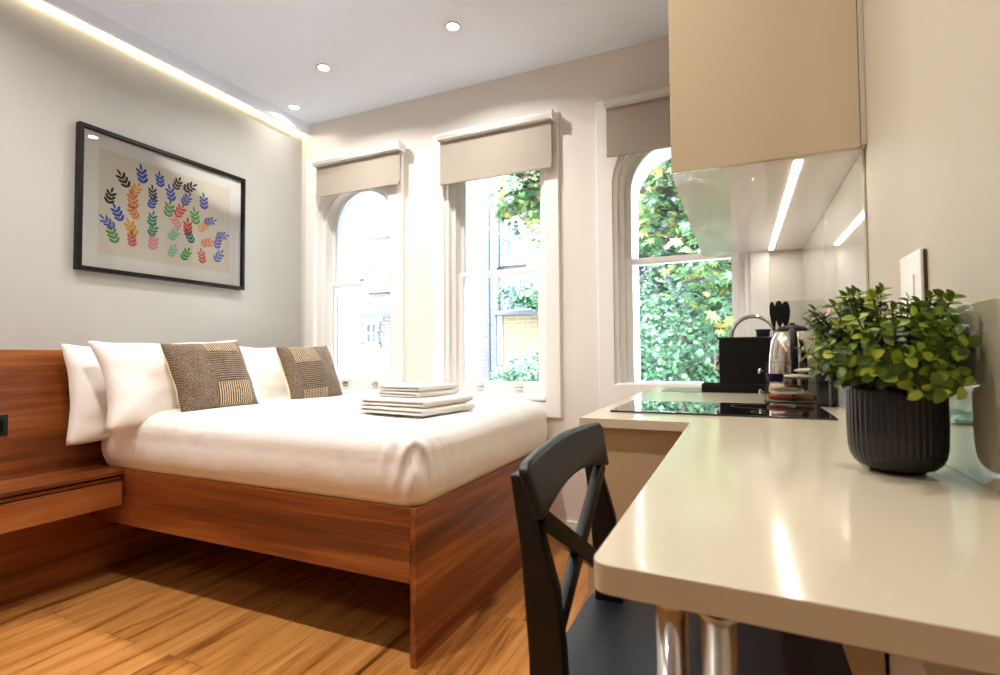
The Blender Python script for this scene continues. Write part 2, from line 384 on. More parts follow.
# roller shades
def shade(cx, x0, x1, zb, lab):
    t = thing('roller_shade', ((x0+x1)/2, WY-.08, zb), lab, 'window shade', 'roller shades over the windows')
    bm = bmesh.new()
    prof = [(-.030,2.565),(.045,2.565),(.045,2.618),(.0,2.622),(-.028,2.612),(-.038,2.592)]
    y = WY-.075
    a = [bm.verts.new((x0+.004, y+p[0], p[1])) for p in prof]; b = [bm.verts.new((x1-.002, y+p[0], p[1])) for p in prof]
    bm.faces.new(a); bm.faces.new(b[::-1])
    for k in range(len(prof)): bm.faces.new((a[k], a[(k+1)%6], b[(k+1)%6], b[k]))
    obj('cassette', bm, M['cassette'], t, bevel=.003)
    obj('fabric', box(x0+.012, x1-.012, y+.004, y+.0065, zb, 2.58), M['shade'], t)
    obj('bottom_bar', box(x0+.012, x1-.012, y-.002, y+.012, zb-.004, zb+.022), M['shade'], t, bevel=.003)
    obj('bracket', box(x1-.002, x1+.006, y-.036, y+.046, 2.56, 2.625), M['white_plastic'], t, bevel=.002)
    return t
shade(-2.6, -2.905, -2.12, 2.335, 'taupe roller shade over the arched window beside the grey wall, left of the other two')
shade(-1.445, -1.815, -1.005, 2.275, 'taupe roller shade over the square-topped middle window')
shade(-.30, -.69, .09, 2.28, 'taupe roller shade over the arched window above the hob, partly behind the wall cabinet')

# ------------------------------------------------------------------ lights
def downlight(x, y, lab, power=10.5):
    t = thing('recessed_downlight', (x, y, CZ), lab, 'ceiling light', 'recessed downlights in the white ceiling')
    bm = bmesh.new(); n = 32; rings = []
    for r, z in ((.043, CZ), (.046, CZ-.004), (.036, CZ-.005), (.031, CZ-.001)):
        rings.append([bm.verts.new((x+r*math.cos(2*PI*k/n), y+r*math.sin(2*PI*k/n), z)) for k in range(n)])
    for a, b in zip(rings, rings[1:]):
        for k in range(n): bm.faces.new((a[k], a[(k+1)%n], b[(k+1)%n], b[k]))
    obj('bezel', bm, M['white_plastic'], t, smooth=True)
    obj('lens', lathe(x, y, [(.031, CZ-.003), (.031, CZ-.0005)], 24), M['lamp_lens'], t)
    ld = bpy.data.lights.new('downlight_lamp', 'AREA'); ld.shape = 'DISK'; ld.size = .06; ld.energy = power; ld.color = (1,.955,.89); ld.spread = math.radians(150)
    lo = bpy.data.objects.new('downlight_lamp', ld); C.objects.link(lo); lo.parent = t; lo.location = (0,0,-.008)
downlight(-2.34, 2.49, 'small recessed ceiling light above the bed, between the other two in view')
downlight(-1.40, 2.475, 'small recessed ceiling light nearest the middle window top, highest in the photo')
downlight(-2.91, 2.80, 'small recessed ceiling light in the corner beside the cove strip', 1.2)
for x, y, p in ((-2.34,.95,11.5),(-1.40,.95,11.5),(-.45,.95,10),(-2.34,-.8,3),(-1.40,-.8,3)):  # further lights out of view, added to fill the room
    downlight(x, y, 'unseen recessed ceiling light added as fill over the floor in front of the bed', p)

# ------------------------------------------------------------------ headboard, shelf, bed
hb = tag(obj('headboard_panel', box(LX+.001, -3.085, .2, 3.06, 0, 1.172), M['walnut_y'], bevel=.002), 'walnut veneer headboard panel fixed along the grey wall behind the bed', 'headboard')
s = thing('power_socket', (-3.085, 1.225, .775), 'black power socket on the walnut headboard panel above the bedside shelf', 'power socket')
obj('plate', box(-3.085, -3.077, 1.185, 1.270, .775, .873), M['socket_black'], s, bevel=.003)
obj('insert', box(-3.078, -3.073, 1.203, 1.252, .795, .853), M['black_plastic'], s, bevel=.002)

s = thing('bedside_shelf', (-2.95, 1.1, .40), 'floating walnut bedside shelf with a drawer, fixed to the headboard panel left of the bed', 'shelf')
obj('shelf_top', box(-3.085, -2.80, .55, 1.617, .552, .572), M['walnut_y'], s, bevel=.002)
obj('carcass', box(-3.085, -2.835, .55, 1.617, .405, .552), M['walnut_y'], s)
dr = obj('drawer', box(-2.835, -2.80, .553, 1.61, .402, .522), M['walnut_y'], s, bevel=.002)
obj('finger_rail', box(-2.835, -2.808, .553, 1.61, .527, .543), M['walnut_y'], dr, bevel=.002)

BX0, BX1, BYN, BYF, BT = -3.083, -1.08, 1.622, 3.075, .572
b = thing('bed_frame', ((BX0+BX1)/2, (BYN+BYF)/2, 0), 'walnut bed frame with a deep side rail and full-height foot board', 'bed')
obj('side_rail', box(BX0, BX1-.026, BYN, BYN+.024, .30, BT), M['walnut_x'], b, bevel=.0015)
obj('side_rail', box(BX0, BX1-.026, BYF-.024, BYF, .30, BT), M['walnut_x'], b, bevel=.0015)
obj('foot_board', box(BX1-.025, BX1, BYN, BYF, 0, BT), M['walnut_y'], b, bevel=.0015)
obj('slat_base', box(BX0+.005, BX1-.03, BYN+.03, BYF-.03, .40, .43), M['walnut_x'], b)
obj('centre_leg', box(-2.14, -2.08, 2.30, 2.36, 0, .40), M['walnut_x'], b)

# duvet: rounded block with bulging sides, tucked in the frame
def duvet():
    x0, x1, y0, y1, z0, z1 = -3.02, -1.062, 1.607, 3.072, .575, .862
    me_n = (120, 90); bm = bmesh.new(); R = .14
    def pt(u, v):
        # u,v in [-1,1] over an unfolded sheet: centre is top, rims fold down the sides
        return None
    nx, ny, ns = 110, 84, 16
    cx, cy = (x0+x1)/2, (y0+y1)/2; hx, hy = (x1-x0)/2, (y1-y0)/2
    def prof(t):
        # t in 0..1: 0 = start of shoulder on the top, 1 = bottom hem; gives inset, height
        H = z1-z0
        a = min(t/.6, 1)*PI/2
        inset = R*(1-math.sin(a)); zz = z1-.11*(1-math.cos(a))
        if t > .6:
            k = (t-.6)/.4; zz = z1-.11-(H-.11)*k; inset = .004 + .016*(k**3)*1.2 - .010*math.sin(k*PI)
        return inset, zz
    rings = []
    NP = 420
    def outline(inset, rc):
        ax, ay = hx-inset, hy-inset; rc = max(rc-inset*.4, .02)
        per = 2*(2*(ax-rc)+2*(ay-rc)) + 2*PI*rc; pts = []
        segs = [('l', (-(ax-rc), -ay), (ax-rc, -ay)), ('c', (ax-rc, -(ay-rc)), -PI/2), ('l', (ax, -(ay-rc)), (ax, ay-rc)), ('c', (ax-rc, ay-rc), 0),
                ('l', (ax-rc, ay), (-(ax-rc), ay)), ('c', (-(ax-rc), ay-rc), PI/2), ('l', (-ax, ay-rc), (-ax, -(ay-rc))), ('c', (-(ax-rc), -(ay-rc)), PI)]
        cnt = [130, 14, 90, 14, 130, 14, 90, 14]
        for sg, c in zip(segs, cnt):
            for k in range(c):
                f = k/c
                if sg[0] == 'l': pts.append((sg[1][0]+(sg[2][0]-sg[1][0])*f, sg[1][1]+(sg[2][1]-sg[1][1])*f))
                else: a = sg[2]+f*PI/2; pts.append((sg[1][0]+rc*math.cos(a), sg[1][1]+rc*math.sin(a)))
        return pts
    def disp(x, y, z, side):
        n = noise.noise(Vector((x*2.2, y*2.2, z*2))) ; n2 = noise.noise(Vector((x*7, y*7, z*3+5)))
        ridg = abs(noise.noise(Vector((x*5+2, y*5, z*1.2))))
        return n, n2, ridg
    for j in range(ns+1):
        t = 1-j/ns; ins, zz = prof(t); ring = []
        for (px, py) in outline(ins, .07):
            x, y = cx+px, cy+py; n, n2, rg = disp(x, y, zz, 1)
            w = math.sin(min(1, max(0, t))*PI)
            nx_, ny_ = px/hx, py/hy
            near = math.hypot(px-hx, py+hy)                      # the folded corner at the foot, camera side
            fold = math.exp(-(near/.13)**2)*math.sin(near*95+zz*26)*.011*w
            d = (n*.014+n2*.006-rg*.008)*w + fold
            dl = Vector((1 if abs(px) > hx-ins-.05 and abs(nx_) >= abs(ny_)-.1 else 0, 0, 0))
            ox = math.copysign(1, px) if abs(px) > hx-.12 else 0
            oy = math.copysign(1, py) if abs(py) > hy-.12 else 0
            z_ = zz+n*.006+(.008*noise.noise(Vector((x*6, y*6, 1)))*(t**2))
            if t == 1: z_ = z0-.001
            ring.append(bm.verts.new((x+ox*d, min(y+oy*d, 3.076), z_)))
        rings.append(ring)
    for a, c in zip(rings, rings[1:]):
        n = len(a)
        for k in range(n): bm.faces.new((a[k], a[(k+1)%n], c[(k+1)%n], c[k]))
    # crown of the top: shrink rings to centre
    last = rings[-1]; n = len(last)
    for f in (.93, .84, .74, .62, .5, .38, .26, .14, .05):
        ring = []
        for v in last:
            x, y = cx+(v.co.x-cx)*f, cy+(v.co.y-cy)*f
            ring.append(bm.verts.new((x, y, z1+.006*(1-f)+.007*noise.noise(Vector((x*2.4, y*2.4, 3)))+.003*noise.noise(Vector((x*7, y*7, 3))))))
        prev = rings[-1]
        for k in range(n): bm.faces.new((prev[k], prev[(k+1)%n], ring[(k+1)%n], ring[k]))
        rings.append(ring)
    bm.faces.new(rings[-1]); bm.faces.new(rings[0][::-1])
    return bm
M['duvet'] = mat('white_sateen_stripe', srgb(243,240,237), .7, sheen=.15)
nt = M['duvet'].node_tree; tc = N(nt, 'ShaderNodeTexCoord'); sp = N(nt, 'ShaderNodeSeparateXYZ'); nt.links.new(tc.outputs['Object'], sp.inputs[0])
ma = N(nt, 'ShaderNodeMath', operation='MULTIPLY'); nt.links.new(sp.outputs[1], ma.inputs[0]); ma.inputs[1].default_value = 2*PI/.022
sn = N(nt, 'ShaderNodeMath', operation='SINE'); nt.links.new(ma.outputs[0], sn.inputs[0])
rr = ramp(nt, [(.3, srgb(243,240,237)), (.6, srgb(236,232,229))]); nt.links.new(sn.outputs[0], rr.inputs[0]); nt.links.new(rr.outputs[0], nt.nodes['Principled BSDF'].inputs['Base Color'])
n1 = N(nt, 'ShaderNodeTexNoise', Scale=8, Detail=3, Distortion=.3); nt.links.new(tc.outputs['Object'], n1.inputs['Vector'])
bp = N(nt, 'ShaderNodeBump', Strength=.3, Distance=.02); nt.links.new(n1.outputs['Fac'], bp.inputs['Height']); nt.links.new(bp.outputs[0], nt.nodes['Principled BSDF'].inputs['Normal'])
tag(obj('duvet', duvet(), M['duvet'], smooth=True), 'white striped duvet tucked over the mattress on the walnut bed', 'duvet')

def cushion_mesh(w, h, t, n=40, pinch=.07, seed=0, wr=.006, flange=0.0):
    """stands in local XZ, thickness along y, base at z=0"""
    bm = bmesh.new(); gr = {}
    for side in (1, -1):
        for i in range(n+1):
            for j in range(n+1):
                u, v = -1+2*i/n, -1+2*j/n
                if side == -1 and (i in (0, n) or j in (0, n)): gr[side, i, j] = gr[1, i, j]; continue
                x = w/2*u*(1-pinch*(1-v*v)); z = h/2*v*(1-pinch*(1-u*u))
                e = max(0, (1-abs(u)**2.4)*(1-abs(v)**2.4))
                y = side*t/2*e**.5
                if 0 < i < n and 0 < j < n:
                    y += side*(wr*noise.noise(Vector((u*2.5+seed, v*2.5, side)))*2 + wr*.7*noise.noise(Vector((u*6+seed, v*3, side+4)))) * min(1, e*3)
                x += .006*noise.noise(Vector((v*2+seed, 3, 1))); z += .008*noise.noise(Vector((u*2+seed, 7, 1)))
                gr[side, i, j] = bm.verts.new((x, y, z+h/2))
    for side in (1, -1):
        for i in range(n):
            for j in range(n):
                q = [gr[side, i, j], gr[side, i+1, j], gr[side, i+1, j+1], gr[side, i, j+1]]
                bm.faces.new(q if side == -1 else q[::-1])
    return bm

def stand(name, w, h, t, loc, lean, yaw, m, lab, cat, group=None, roll=0, **k):
    o = obj(name, cushion_mesh(w, h, t, **k), m, world=False, smooth=True)
    # local x -> world y ; face normal (-y local) -> +x world
    o.rotation_mode = 'XYZ'
    R = Matrix.Rotation(math.radians(90+yaw), 4, 'Z') @ Matrix.Rotation(math.radians(-lean), 4, 'X') @ Matrix.Rotation(math.radians(roll), 4, 'Y')
    o.rotation_euler = R.to_euler(); o.location = loc
    return tag(o, lab, cat, group)
PG = 'white pillows against the headboard'
stand('pillow', .76, .50, .15, (-2.93, 1.80, .70), 10, 2, M['linen'], 'white pillow at the back against the headboard, overhanging the bedside shelf', 'pillow', PG, roll=2, seed=3)
stand('pillow', .83, .455, .20, (-2.70, 1.885, .795), 18, 0, M['linen'], 'large white pillow in front, directly behind the brown checked cushion', 'pillow', PG, roll=-1.5, seed=8, pinch=.10)
stand('pillow', .72, .42, .17, (-2.82, 2.60, .80), 15, -2, M['linen'], 'white pillow behind the grey checked cushion near the window', 'pillow', PG, seed=15)

def tweed_cushion(loc, lean, yaw, m, lab, roll, seed):
    t = stand('cushion', .43, .40, .15, loc, lean, yaw, m, lab, 'cushion', None, roll=roll, seed=seed, pinch=.05, wr=.004)
    # cream backing: a slightly smaller shell behind the seam
    bm = cushion_mesh(.433, .403, .155, pinch=.05, seed=seed, wr=.004)
    bmesh.ops.delete(bm, geom=[f for f in bm.faces if f.calc_center_median().y < -.0005], context='FACES')
    o = link('backing', bpy.data.meshes.new('backing'), M['piping'], t, world=False)
    bm.to_mesh(o.data); bm.free()
    for p in o.data.polygons: p.use_smooth = True
    o['label'] = 'cream cotton back of the cushion'
    o.location = (0, .004, -.001)
    so = o.modifiers.new('thick', 'SOLIDIFY'); so.thickness = .003
    return t
tweed_cushion((-2.49, 1.925, .850), 25, -6, M['tweed_a'], 'brown patchwork tweed cushion leaning on the large front pillow', -3, 21)
tweed_cushion((-2.50, 2.64, .830), 22, -4, M['tweed_b'], 'grey patchwork tweed cushion nearest the window', -2, 33)

# towels
def towel(x, y, z, w, d, h, yaw, lab, name='folded_towel', layers=2):
    t = thing(name, (x, y, z), lab, 'towel', 'folded white towels on the bed', rot=(0,0,math.radians(yaw)))
    bm = bmesh.new(); nu = 60
    # a flat cloth folded in s-shape: cross-section in xz, extruded along y
    path = []; lh = h/layers; r = lh/2*.92
    for L in range(layers):
        zc = lh*(L+.5); xs = [-w/2+r, w/2-r] if L % 2 == 0 else [w/2-r, -w/2+r]
        for k in range(13): path.append((xs[0]+(xs[1]-xs[0])*k/12, zc))
        if L < layers-1:
            s_ = 1 if L % 2 == 0 else -1
            for k in range(1, 7):
                a = PI*k/7; path.append((xs[1]+s_*lh*.5*math.sin(a), zc+lh/2-lh/2*math.cos(a)))
    th = lh*.46
    def ring(yy, shr):
        o = []
        for side in (1, -1):
            rng = range(len(path)) if side == 1 else range(len(path)-1, -1, -1)
            for i in rng:
                p = Vector(path[i]); q = Vector(path[min(i+1, len(path)-1)])-Vector(path[max(i-1, 0)]); nn = Vector((-q.y, q.x)).normalized()
                c = p+nn*side*th*shr
                dx = .004*noise.noise(Vector((c.x*9, yy*9, z*31)))
                o.append(bm.verts.new((c.x*(1+.01*noise.noise(Vector((yy*8, c.y*20, z*13)))), yy, max(.0005, c.y+dx*.6*(c.y/h)))))
        return o
    ny = 18; rings = [ring(-d/2+d*k/ny, 1 if 0 < k < ny else .55) for k in range(ny+1)]
    for a, b_ in zip(rings, rings[1:]):
        n = len(a)
        for k in range(n): bm.faces.new((a[k], a[(k+1)%n], b_[(k+1)%n], b_[k]))
    bm.faces.new(rings[0]); bm.faces.new(rings[-1][::-1])
    obj('folded_cloth', bm, M['towel'], t, world=False, smooth=True)
    return t
towel(-1.40, 2.11, .868, .40, .38, .035, -8, 'large white bath towel folded flat on the duvet, bottom of the stack')
towel(-1.405, 2.115, .904, .39, .37, .033, -6, 'large white bath towel folded flat, second from the bottom of the stack')
towel(-1.43, 2.17, .938, .25, .30, .026, -9, 'small white hand towel, second from the top of the stack')
towel(-1.43, 2.175, .965, .245, .295, .027, -7, 'small white hand towel, topmost of the stack')

# ------------------------------------------------------------------ framed print
f = thing('framed_print', (LX, 2.025, 1.586), 'black framed print of a bouquet of coloured leaf shapes on the grey wall', 'framed picture')
Y0, Y1, Z0, Z1 = 1.533, 2.535, 1.588, 2.358
bm = fill_extrude([(Y0,Z0),(Y1,Z0),(Y1,Z1),(Y0,Z1)], [[(Y0+.022,Z0+.022),(Y1-.022,Z0+.022),(Y1-.022,Z1-.022),(Y0+.022,Z1-.022)]], lambda u, v: (LX, u, v), (.038,0,0))
obj('frame', bm, M['black_frame'], f, bevel=.0015)
obj('mount', box(LX+.006, LX+.016, Y0+.018, Y1-.018, Z0+.018, Z1-.018), M['mat_board'], f)
pr = obj('print', box(LX+.016, LX+.0175, Y0+.105, Y1-.105, Z0+.10, Z1-.10), M['print_paper'], f)
obj('glazing', box(LX+.027, LX+.029, Y0+.02, Y1-.02, Z0+.02, Z1-.02), M['frame_glass'], f)
COL = {'blue': srgb(40,72,190), 'violet': srgb(86,104,206), 'black': srgb(28,26,28), 'orange': srgb(240,140,70), 'amber': srgb(244,168,66), 'red': srgb(226,84,60), 'green': srgb(76,168,84), 'teal': srgb(44,142,124), 'pink': srgb(240,150,160), 'mint': srgb(140,206,186)}
cm = {k: mat('ink_'+k, v, .8) for k, v in COL.items()}
def sprig(bm, cy, cz, s, ang):
    """plain sprig: a row of paired lens-shaped leaflets"""
    ax = Vector((math.cos(ang), math.sin(ang))); pe = Vector((-ax.y, ax.x))
    def lens(c, d, l, w):
        q = Vector((-d.y, d.x)); pts = []
        for k in range(12):
            a = 2*PI*k/12; pts.append(c+d*(math.cos(a)*l/2)+q*(math.sin(a)*w/2*(1 if True else 1)))
        vs = [bm.verts.new((LX+.0178, p.x, p.y)) for p in pts]; vt = [bm.verts.new((LX+.0182, p.x, p.y)) for p in pts]
        bm.faces.new(vt); bm.faces.new(vs[::-1])
        for k in range(12): bm.faces.new((vs[k], vs[(k+1)%12], vt[(k+1)%12], vt[k]))
    c0 = Vector((cy, cz))
    lens(c0+ax*s*.42, ax, s*.36, s*.13)
    for k, o in enumerate((-.28, -.04, .20)):
        for sg in (1, -1):
            d = (ax*.75+pe*sg*.66).normalized(); lens(c0+ax*s*o+pe*sg*s*.15, d, s*.38, s*.15)
    lens(c0-ax*s*.1, ax, s*.75, s*.06)
# an invented scatter in rows; colours as in the photo, shapes a plain generic sprig
rnd = random.Random(11)
rows = [(2.175, 1.86, 2.16, ['blue','blue','black','black']), (2.10, 1.74, 2.22, ['black','amber','black','blue','violet','blue']),
        (2.02, 1.70, 2.30, ['black','orange','blue','green','red','green','violet']), (1.94, 1.72, 2.36, ['blue','orange','teal','pink','red','amber','violet']),
        (1.86, 1.70, 2.36, ['violet','amber','teal','mint','teal','orange','blue']), (1.785, 1.72, 2.33, ['green','red','pink','mint','green','red','violet'])]
acc = {}
for (z, ya, yb, cs) in rows:
    for k, c in enumerate(cs):
        y = ya+(yb-ya)*k/(len(cs)-1)+rnd.uniform(-.02,.02); base = math.atan2(z-1.45, y-2.03)
        bmx = bmesh.new(); sprig(bmx, y, z+rnd.uniform(-.022,.022), rnd.uniform(.088,.108), base+rnd.uniform(-.9,.9))
        obj('printed_sprig', bmx, cm[c], pr)['label'] = c+' leaf sprig printed on the paper'

# ------------------------------------------------------------------ kitchen
CT = .944
def rounded(poly, rad, idx):
    out = []
    for i, p in enumerate(poly):
        if i in idx:
            a = Vector(poly[i-1])-Vector(p); b_ = Vector(poly[(i+1)%len(poly)])-Vector(p); a.normalize(); b_.normalize()
            P = Vector(p); 
            for k in range(7):
                t = k/6; out.append(tuple((P+a*rad*(1-t)**2+b_*rad*t**2)))
        else: out.append(p)
    return out
poly = [(-.126,.462), (RX,.445), (RX,WY), (.155,WY), (.155,WY+.085), (-.60+.0,WY+.085), (-.60,WY), (-.433,WY), (-.433,1.51), (-.125,1.51)]
poly = [(-.126,.466), (RX-.0005,.445), (RX-.0005,WY-.03), (-.433,WY-.03), (-.433,1.51), (-.125,1.51)]
poly = rounded(poly, .02, (0,))
wt = thing('worktop', (.05, 1.7, 0), 'glossy cream stone worktop running from the breakfast bar to the window', 'worktop')
obj('slab', fill_extrude(poly, [], lambda u, v: (u, v, CT-.026), (0,0,.026)), M['worktop'], wt, bevel=.004, seg=3)
struct('trim_2', box(-.60, .055, WY-.029, WY+.085, .925, .957), M['joinery'])
bc = thing('base_cabinet', (-.05, 2.3, 0), 'taupe kitchen base cabinet under the hob end of the worktop', 'cabinet')
obj('end_panel', box(-.420, .30, 1.53, 1.548, 0, CT-.027), M['cab_low'], bc, bevel=.001)
obj('carcass', box(-.39, RX-.005, 1.55, WY-.03, .1, CT-.03), M['cab_low'], bc)
obj('plinth', box(-.34, -.32, 1.55, WY-.03, 0, .1), M['cab_low'], bc)
for k in range(3):
    y0 = 1.55+.495*k; dd = obj('door', box(-.411, -.392, y0+.002, y0+.492, .102, CT-.06), M['cab_low'], bc, bevel=.001)

wc = thing('wall_cabinet', (.07, 2.3, 1.66), 'tall glossy taupe wall cabinet hung over the hob', 'cabinet')
obj('end_panel', box(-.171, RX-.014, 1.60, 1.618, 1.660, CZ-.002), M['cab'], wc, bevel=.0008)
obj('filler_strip', box(RX-.0125, RX-.001, 1.597, 1.618, 1.664, CZ-.002), M['wall_right'], wc)
obj('carcass', box(-.150, RX-.001, 1.619, WY-.032, 1.672, CZ-.002), M['cab'], wc)
for k in range(3):
    y0 = 1.62+.474*k; obj('door', box(-.171, -.152, y0+.0015, y0+.4725, 1.6715, CZ-.004), M['cab'], wc, bevel=.0008)
un = obj('underside', box(-.171, RX-.001, 1.6185, WY-.032, 1.660, 1.671), M['cab_under'], wc)
st = obj('light_strip', box(.150, .170, 1.64, 3.00, 1.6575, 1.6605), M['led'], wc)
for y in (1.75, 2.1, 2.45, 2.8):
    pass
ld = bpy.data.lights.new('strip_lamp', 'AREA'); ld.shape = 'RECTANGLE'; ld.size = .02; ld.size_y = 1.36; ld.energy = 1.0; ld.color = (1,.9,.76)
lo = bpy.data.objects.new('strip_lamp', ld); C.objects.link(lo); lo.parent = wc; lo.location = (.09, .02, -.005)

tag(obj('tall_splashback', box(RX-.007, RX-.001, 1.625, WY-.035, CT+.0005, 1.658), M['splash_tall'], bevel=.001), 'pale glossy glass splashback between the worktop and the wall cabinet', 'splashback')
tag(obj('window_wall_splashback', box(.162, RX-.009, WY-.007, WY-.001, CT+.0005, 1.40), M['splash_tall'], bevel=.001), 'narrow pale glass splashback on the window wall behind the kettle', 'splashback')
tag(obj('low_splashback', box(RX-.007, RX-.001, -.3, 1.61, CT+.0005, 1.200), M['splash'], bevel=.001), 'low taupe glass upstand behind the plant pot', 'splashback')
bkt = thing('wall_socket', (RX, 1.23, 1.20), 'white socket plate on the cream wall above the plant', 'wall socket')
obj('shaded_edge', box(RX-.006, RX-.0005, 1.166, 1.291, 1.197, 1.315), M['plate_edge_shade'], bkt, bevel=.001)  # dark brown piece stands in for the shadow along the plate's edge
obj('plate', box(RX-.011, RX-.006, 1.164, 1.293, 1.195, 1.317), M['white_plastic'], bkt, bevel=.0015)
obj('rocker', box(RX-.014, RX-.011, 1.20, 1.24, 1.235, 1.275), M['white_plastic'], bkt, bevel=.001)

hob = thing('induction_hob', (-.07, 1.89, CT), 'black glass hob set on the cream worktop', 'hob')
obj('glass_top', box(-.383, .243, 1.69, 2.094, CT, CT+.006), M['blackglass'], hob, bevel=.0015)
M['hob_mark'] = mat('hob_marking', srgb(90,90,94), .3)
for (hx_, hy_, r_) in ((-.24, 1.84, .09), (-.20, 2.0, .07), (.06, 1.98, .09), (.10, 1.80, .07)):
    bm = bmesh.new(); n = 40; rs = []
    for r, z in ((r_, CT+.0062), (r_, CT+.0066), (r_-.0015, CT+.0066), (r_-.0015, CT+.0062)):
        rs.append([bm.verts.new((hx_+r*math.cos(2*PI*k/n), hy_+r*math.sin(2*PI*k/n)*.8, z)) for k in range(n)])
    for i in range(4):
        a, c = rs[i], rs[(i+1)%4]
        for k in range(n): bm.faces.new((a[k], a[(k+1)%n], c[(k+1)%n], c[k]))
    obj('ring_marking', bm, M['hob_mark'], hob)

# sink and tap behind the hob
sk = thing('sink', (-.1, 2.84, CT), 'stainless steel sink rim set in the worktop below the window', 'sink')
bm = fill_extrude(rounded([(-.36,2.70),(-.155,2.70),(-.155,3.0),(-.36,3.0)], .03, (0,1,2,3)), [rounded([(-.345,2.715),(-.17,2.715),(-.17,2.985),(-.345,2.985)], .03, (0,1,2,3))], lambda u, v: (u, v, CT), (0,0,.003))
obj('rim', bm, M['steel'], sk)
obj('basin', box(-.35, -.165, 2.71, 2.99, CT+.0005, CT+.001), M['steel'], sk)
tp = thing('tap', (.17, 2.88, CT), 'chrome swan-neck tap arching above the black coffee machine', 'tap')
pts = []
cxx, czz, rr_ = .065, 1.215, .098
pts = [(.165, 2.90, CT), (.165, 2.90, 1.10), (.1645, 2.90, 1.19)] + [(cxx+rr_*math.cos(a), 2.90-.0*a, czz+rr_*math.sin(a)) for a in [PI*k/16 for k in range(0, 17)]] + [(-.040, 2.90, 1.18), (-.055, 2.90, 1.15), (-.075, 2.90, 1.13)]
obj('spout', tube(pts, .011, 14), M['chrome'], tp, smooth=True)
obj('nozzle', tube([(-.072,2.90,1.135), (-.098,2.90,1.11), (-.108,2.90,1.05)], .015, 14), M['chrome'], tp, smooth=True)
obj('base', lathe(.165, 2.90, [(.026,CT), (.026,CT+.05), (.012,CT+.06)], 24), M['chrome'], tp, smooth=True)

# coffee machine: low drip tray foot, tall slim body
cf = thing('coffee_machine', (.02, 2.76, CT), 'slim black capsule coffee machine beside the kettle', 'coffee machine')
obj('body', box(-.088, .150, 2.705, 2.82, CT+.04, 1.196), M['black_plastic'], cf, bevel=.006)
obj('top_plate', box(-.095, .152, 2.703, 2.822, 1.197, 1.206), M['black_gloss'], cf, bevel=.003)
obj('foot', box(-.168, .150, 2.70, 2.825, CT, CT+.042), M['black_plastic'], cf, bevel=.006)
obj('drip_grid', box(-.160, -.092, 2.71, 2.815, CT+.042, CT+.045), M['black_gloss'], cf)
obj('lever', lathe(.105, 2.765, [(.028,1.206), (.030,1.232), (.034,1.238), (.034,1.242)], 24), M['grey_metal'], cf, smooth=True)

# kettle
kt = thing('kettle', (.196, 2.40, CT), 'polished steel electric kettle with black lid and handle', 'kettle')
KX, KY = .196, 2.40
obj('base', lathe(KX, KY, [(.080,CT), (.082,CT+.012), (.078,CT+.02)], 48), M['black_plastic'], kt, smooth=True)
obj('body', lathe(KX, KY, [(.078,CT+.02), (.090,CT+.03), (.0915,CT+.08), (.090,CT+.14), (.086,CT+.19), (.078,CT+.235), (.066,CT+.264), (.060,CT+.272)], 64), M['kettle'], kt, smooth=True)
obj('lid', lathe(KX, KY, [(.059,CT+.272), (.057,CT+.28), (.042,CT+.292), (.012,CT+.299), (.010,CT+.306), (.001,CT+.308)], 48), M['black_plastic'], kt, smooth=True)
bm = bmesh.new()
hp = [(KX-.006, KY-.055, CT+.272), (KX-.006, KY-.092, CT+.268), (KX-.005, KY-.118, CT+.240), (KX-.005, KY-.126, CT+.17), (KX-.005, KY-.120, CT+.11), (KX-.005, KY-.088, CT+.075)]
add_tube(bm, hp, [.012,.0125,.013,.013,.012,.010], 12)
obj('handle', bm, M['black_plastic'], kt, smooth=True)
obj('spout', tube([(KX+.05, KY+.03, CT+.20), (KX+.082, KY+.045, CT+.245)], [.022,.012], 12), M['kettle'], kt, smooth=True)

# utensils standing behind the kettle
uh = thing('utensil_pot', (.19, 2.60, CT), 'dark utensil pot standing behind the kettle', 'utensil holder')
obj('pot', lathe(.175, 2.60, [(.038,CT), (.042,CT+.01), (.042,CT+.15), (.039,CT+.15), (.038,CT+.02)], 32), M['black_plastic'], uh, smooth=True)
def paddle(name, base, top, w, lab, cat, m, grp):
    base, top = Vector(base), Vector(top); t = thing(name, base, lab, cat, grp)
    d = (top-base); L_ = d.length; d.normalize()
    mid = base+d*(L_-.11)
    obj('handle', tube([base, mid], .005, 8), m, t, smooth=True)
    bm = bmesh.new(); side = Vector((.91,.41,0)); nrm = d.cross(side).normalized(); out = []
    n = 14
    for k in range(n):
        a = 2*PI*k/n; out.append(mid+d*(.055-.058*math.cos(a))+side*(math.sin(a)*w/2*(1.1-.25*math.cos(a))))
    for s_ in (1,): 
        va = [bm.verts.new(p+nrm*.003) for p in out]; vb = [bm.verts.new(p-nrm*.003) for p in out]
        bm.faces.new(va); bm.faces.new(vb[::-1])
        for k in range(n): bm.faces.new((va[k], va[(k+1)%n], vb[(k+1)%n], vb[k]))
    obj('head', bm, m, t, smooth=False, bevel=.001)
G = 'black cooking utensils behind the kettle'
paddle('spatula', (.160, 2.588, CT+.02), (.135, 2.58, 1.352), .024, 'black cooking spatula, left of the three behind the kettle', 'utensil', M['black_plastic'], G)
paddle('serving_spoon', (.172, 2.60, CT+.02), (.163, 2.60, 1.358), .034, 'black serving spoon, middle of the three behind the kettle', 'utensil', M['black_plastic'], G)
paddle('ladle', (.186, 2.605, CT+.02), (.190, 2.61, 1.355), .034, 'black serving spoon, right of the three behind the kettle', 'utensil', M['black_plastic'], G)
